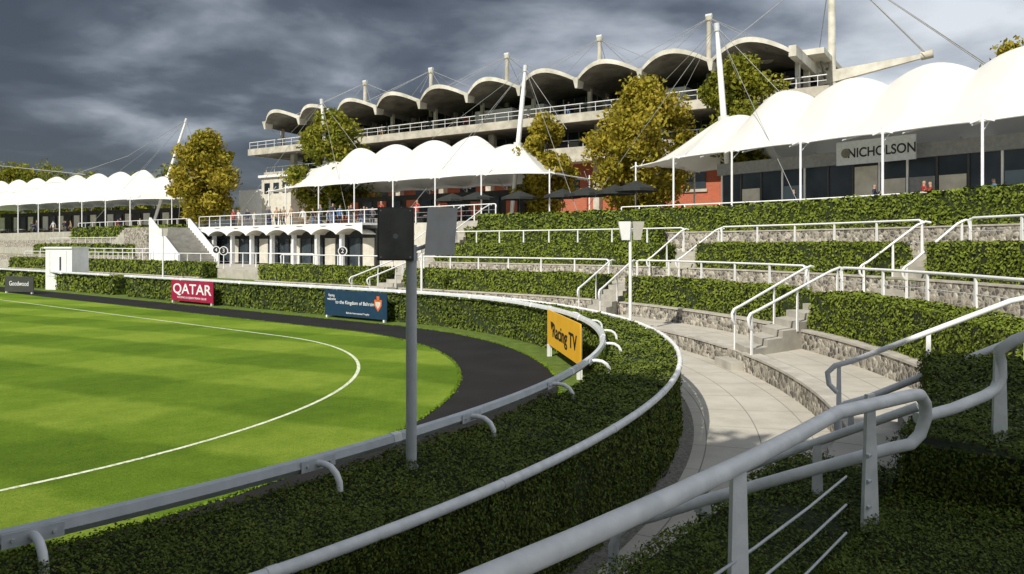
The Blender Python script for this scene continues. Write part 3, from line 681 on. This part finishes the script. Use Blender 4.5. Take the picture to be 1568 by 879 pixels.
# ---------------------------------------------------------------- people
def person_mesh(pose,top,bot,hair,seed):
    V=[];E=[];R=[]
    def v(p,r,par=None):
        V.append(p);R.append(r)
        if par is not None:E.append((par,len(V)-1))
        return len(V)-1
    step=.18 if pose=='walk' else .03
    hipz=.93
    pel=v((0,0,hipz),(.15,.11)); w=v((0,0,1.12),(.135,.095),pel); ch=v((0,0,1.32),(.165,.11),w); sh=v((0,.0,1.44),(.12,.085),ch)
    nk=v((0,-.01,1.53),(.055,.055),sh); hd=v((0,-.02,1.62),(.085,.095),nk); h2=v((0,-.02,1.70),(.088,.10),hd); h3=v((0,-.01,1.76),(.05,.06),h2)
    for s in (-1,1):
        f=step*s
        hp=v((.10*s,0,.86),(.095,.095),pel); kn=v((.11*s,-f*.6-.02,.48),(.065,.065),hp); an=v((.11*s,-f+.02,.1),(.042,.042),kn); v((.12*s,-f-.13,.04),(.04,.03),an)
        so=v((.19*s,0,1.42),(.06,.06),sh)
        if pose=='lean': el=v((.25*s,-.12,1.18),(.045,.045),so); wr=v((.2*s,-.36,1.08),(.032,.032),el)
        elif pose=='drink' and s==1: el=v((.24*s,-.1,1.17),(.045,.045),so); wr=v((.12,-.26,1.4),(.032,.032),el)
        else: el=v((.25*s,.02+f*.5,1.15),(.045,.045),so); wr=v((.26*s,-.06+f,.90),(.032,.032),el)
        p=V[wr]; d=(0,-.08,.0) if pose in('lean','sit') else (0,-.02,-.08)
        ha=v((p[0]+d[0],p[1]+d[1],p[2]+d[2]),(.035,.022),wr)
        for q in range(4):
            v((p[0]+d[0]*2.1+(q-1.5)*.02,p[1]+d[1]*2.1,p[2]+d[2]*2.1-.01*abs(q-1.2)),(.009,.009),ha)
        v((p[0]-.04*s,p[1]+d[1]*1.2-.01,p[2]+d[2]*1.2),(.01,.01),wr)
    me=bpy.data.meshes.new('pskel'); me.from_pydata(V,E,[]); o=bpy.data.objects.new('pskel',me); sc.collection.objects.link(o)
    o.modifiers.new('s','SKIN'); sv=me.skin_vertices[0].data
    for i,r in enumerate(R): sv[i].radius=r
    sv[0].use_root=True
    o.modifiers.new('ss','SUBSURF').levels=1
    dg=bpy.context.evaluated_depsgraph_get(); m2=bpy.data.meshes.new_from_object(o.evaluated_get(dg)); bpy.data.objects.remove(o)
    for k in (top,bot,'skin',hair,'blackcloth'): m2.materials.append(M[k])
    for p in m2.polygons:
        c=p.center; p.use_smooth=True
        if c.z<.1: i=4
        elif abs(c.x)>.17 and c.z<1.0 and c.z>.6: i=2
        elif c.z<.92: i=1
        elif pose in('lean','sit','drink') and c.y<-.27: i=2
        elif c.z<1.5: i=0
        elif c.z>1.70 or (c.z>1.58 and c.y>.02): i=3
        else: i=2
        p.material_index=i
    return m2
tops=['navycloth','greycloth','redcloth','whitecloth','bluecloth','blackcloth','tancloth','navycloth']
bots=['greycloth','navycloth','blackcloth','tancloth','navycloth','greycloth','blackcloth','bluecloth']
poses=['stand','lean','drink','walk','stand','lean','walk','drink']
PM=[person_mesh(poses[i],tops[i],bots[i],['hair','greycloth','tancloth'][i%3],i) for i in range(8)]
def person(x,y,z,yaw,i=None,s=1.0):
    o=bpy.data.objects.new('person',PM[random.randrange(8) if i is None else i]); sc.collection.objects.link(o)
    o.location=(x,y,z); o.rotation_euler=(0,0,yaw); s*=random.uniform(.95,1.05); o.scale=(s,s,s)
for i in range(26):
    q=PF(random.uniform(-2,W+3),random.uniform(.5,7),0); person(q[0],q[1],4.5,random.uniform(-1,1))
for i in range(16):
    q=fM(random.uniform(-2,26),random.uniform(-6.5,-1),0); person(q[0],q[1],4.5,random.uniform(-3,3))
for i in range(5):
    q=fR(random.uniform(0,20),random.uniform(-3.2,-2.2),0); person(q[0],q[1],4.5,random.uniform(-3,3))
for i in range(12):
    q=fL(random.uniform(8,50),random.uniform(-7,-2),0); person(q[0],q[1],4.5,random.uniform(-3,3))
for i in range(14):
    q=GF(random.uniform(6,62),random.uniform(-.2,.1),0); person(q[0],q[1],15.6,random.uniform(-.6,.6))
# ---------------------------------------------------------------- trees
def tree(x,y,z0,h,cr,mat,seed,leaf=.2,nl=9000,low=.28,ncl=60):
    rg=np.random.default_rng(seed); rd=random.Random(seed); par=empty('autumn_tree'); b=B()
    b.tube([(x,y,z0),(x+.05,y,z0+h*.3),(x-.1,y+.1,z0+h*.62),(x,y,z0+h*.9)],[h*.022,h*.017,h*.01,.02],'wood',8)
    cl=[]
    for i in range(ncl):
        a=rd.uniform(0,6.283); zz=low+(1-low)*rd.random()**.9; q=(zz-low)/(1-low)
        prof=(math.sin(math.pi*min(1,q*.92+.06))**.7)*(1.15-.45*q)
        rr=cr*prof*math.sqrt(rd.uniform(.1,1))*rd.uniform(.7,1.18)
        c=(x+rr*math.cos(a),y+rr*math.sin(a),z0+h*zz*.96); cl.append((c,cr*rd.uniform(.15,.33)))
        if i%2==0:
            s=(x,y,z0+h*max(.2,zz-.25)); mid=tuple(s[k]*.5+c[k]*.5+rd.uniform(-.2,.2) for k in range(3)); b.tube([s,mid,c],[h*.007,h*.004,.015],'wood',5)
    b.done('trunk_and_limbs',par)
    C=[];N=[]
    for c,r in cl:
        n=int(nl/ncl); d=rg.normal(size=(n,3)); d/=np.linalg.norm(d,axis=1)[:,None]; rad=r*rg.uniform(.3,1.25,n)[:,None]
        C.append(np.array(c)+d*rad*np.array([1.1,1.1,.85])); N.append(d)
    C=np.concatenate(C); N=np.concatenate(N); leafmesh('foliage',C,N,np.full(len(C),leaf),mat,par,.6,.42)
tree(10.1,57,4.5,11.0,4.1,'leafA',1,.23,26000,.14,100)
tree(16.8,54,4.5,12.4,3.2,'leafB',2,.24,14000,.3,70)
tree(2.7,64,4.5,9.6,2.7,'leafA',3,.24,13000,.14,60)
tree(-19.2,79,4.5,12.6,4.4,'leafB',4,.3,17000,.16,80)
tree(-37.2,90,4.5,12.2,4.2,'leafA',5,.32,16000,.18,80)
tree(40,60,4.5,15,3.6,'leafA',6,.3,7000,.3)
tree(24,66,4.5,13.5,2.2,'leafC',8,.3,4500,.3)
C=[];N=[];rg=np.random.default_rng(5)
for i in range(150):
    x=rg.uniform(-130,-66); y=150+rg.uniform(-8,8); r=rg.uniform(1.6,3.2); hh=(rg.uniform(11,14)+3.0*math.sin(x*.17+.5))*(.85 if x>-80 else 1)
    n=200; d=rg.normal(size=(n,3)); d/=np.linalg.norm(d,axis=1)[:,None]
    C.append(np.array([x,y,4.5+hh*rg.uniform(.3,1)])+d*r*rg.uniform(.4,1.1,n)[:,None]); N.append(d)
C=np.concatenate(C);N=np.concatenate(N); leafmesh('distant_treeline',C,N,np.full(len(C),.5),'leafB',None,.4)
# big trees behind the viewpoint shading the foreground
tree(-5.3,-1.4,1.2,11.0,4.3,'leafB',21,.42,18000,.46,80)
tree(-8.2,-5.0,1.2,11.4,4.2,'leafB',22,.42,15000,.42,70)
tree(-1.9,-.6,1.2,10.6,3.2,'leafB',23,.40,9000,.52,50)
tree(-1.7,-4.6,1.2,10.4,3.4,'leafB',24,.40,9000,.44,50)
b=B(); b.tube([(-95,110,19),(-75,106,14.5),(-60,104,12.9)],.05,'cable',4,False); b.tube([(-42.4,96.2,19.2),(-52,100,15),(-62,104,12.8)],.04,'cable',4,False); b.done('overhead_cable')
# ---------------------------------------------------------------- light & sky
S=Vector((-.42,-.60,.66)).normalized()
ld=bpy.data.lights.new('sun','SUN'); ld.energy=5.0; ld.angle=math.radians(.6); ld.color=(1,.94,.82)
lo=bpy.data.objects.new('sun',ld); sc.collection.objects.link(lo); lo.rotation_euler=S.to_track_quat('Z','Y').to_euler(); lo.location=(-40,-60,68)
w=bpy.data.worlds.new('World'); sc.world=w; w.use_nodes=True; nt=w.node_tree; nt.nodes.clear()
out=nt.nodes.new('ShaderNodeOutputWorld'); bg1=nt.nodes.new('ShaderNodeBackground'); bg2=nt.nodes.new('ShaderNodeBackground'); mx=nt.nodes.new('ShaderNodeMixShader')
sk=nt.nodes.new('ShaderNodeTexSky'); sk.sky_type='NISHITA'; sk.sun_disc=False; sk.sun_elevation=math.asin(S.z); sk.sun_rotation=math.atan2(S.x,S.y)
L(nt,sk.outputs[0],bg1.inputs[0]); bg1.inputs[1].default_value=.1
tc=nt.nodes.new('ShaderNodeTexCoord'); sp=nt.nodes.new('ShaderNodeSeparateXYZ'); L(nt,tc.outputs['Generated'],sp.inputs[0])
zz=mth(nt,'ADD',mth(nt,'MAXIMUM',sp.outputs[2],0),.18)
cb=nt.nodes.new('ShaderNodeCombineXYZ'); L(nt,mth(nt,'DIVIDE',sp.outputs[0],zz),cb.inputs[0]); L(nt,mth(nt,'DIVIDE',sp.outputs[1],zz),cb.inputs[1])
f1=noise(nt,cb.outputs[0],1.25,6,.48,.35)
cb2=nt.nodes.new('ShaderNodeMapping'); cb2.inputs['Location'].default_value=(5,3,0); L(nt,cb.outputs[0],cb2.inputs[0]); f2=noise(nt,cb2.outputs[0],3.0,6,.52,.2)
v=mth(nt,'ADD',mth(nt,'MULTIPLY',f1,.78),mth(nt,'MULTIPLY',f2,.22))
v=mth(nt,'ADD',mth(nt,'MULTIPLY',mth(nt,'SUBTRACT',v,.5),1.7),.5)
v=mth(nt,'ADD',v,mth(nt,'MULTIPLY',sp.outputs[0],.36))
v=mth(nt,'ADD',v,mth(nt,'MULTIPLY',mth(nt,'MULTIPLY',sp.outputs[1],-1),.15))
v=mth(nt,'ADD',v,.185)
c=ramp(nt,v,[(.34,(.060,.068,.086)),(.46,(.10,.114,.14)),(.56,(.21,.235,.275)),(.68,(.42,.455,.51)),(.88,(.80,.84,.88))])
L(nt,c,bg2.inputs[0]); bg2.inputs[1].default_value=1
mx.inputs[0].default_value=.88
L(nt,bg1.outputs[0],mx.inputs[1]); L(nt,bg2.outputs[0],mx.inputs[2]); L(nt,mx.outputs[0],out.inputs[0])
# ---------------------------------------------------------------- camera
cd=bpy.data.cameras.new('camera'); cd.sensor_width=36; cd.lens=36*1132/1568; cd.shift_y=-64.5/1568; cd.clip_end=4000; cd.clip_start=.05
co=bpy.data.objects.new('camera',cd); sc.collection.objects.link(co); co.location=(0,0,3); co.rotation_euler=(math.radians(90),0,0); sc.camera=co
sc.view_settings.view_transform='Standard'; sc.view_settings.look='None'; sc.view_settings.exposure=0
print('LEAVES',NL[0])
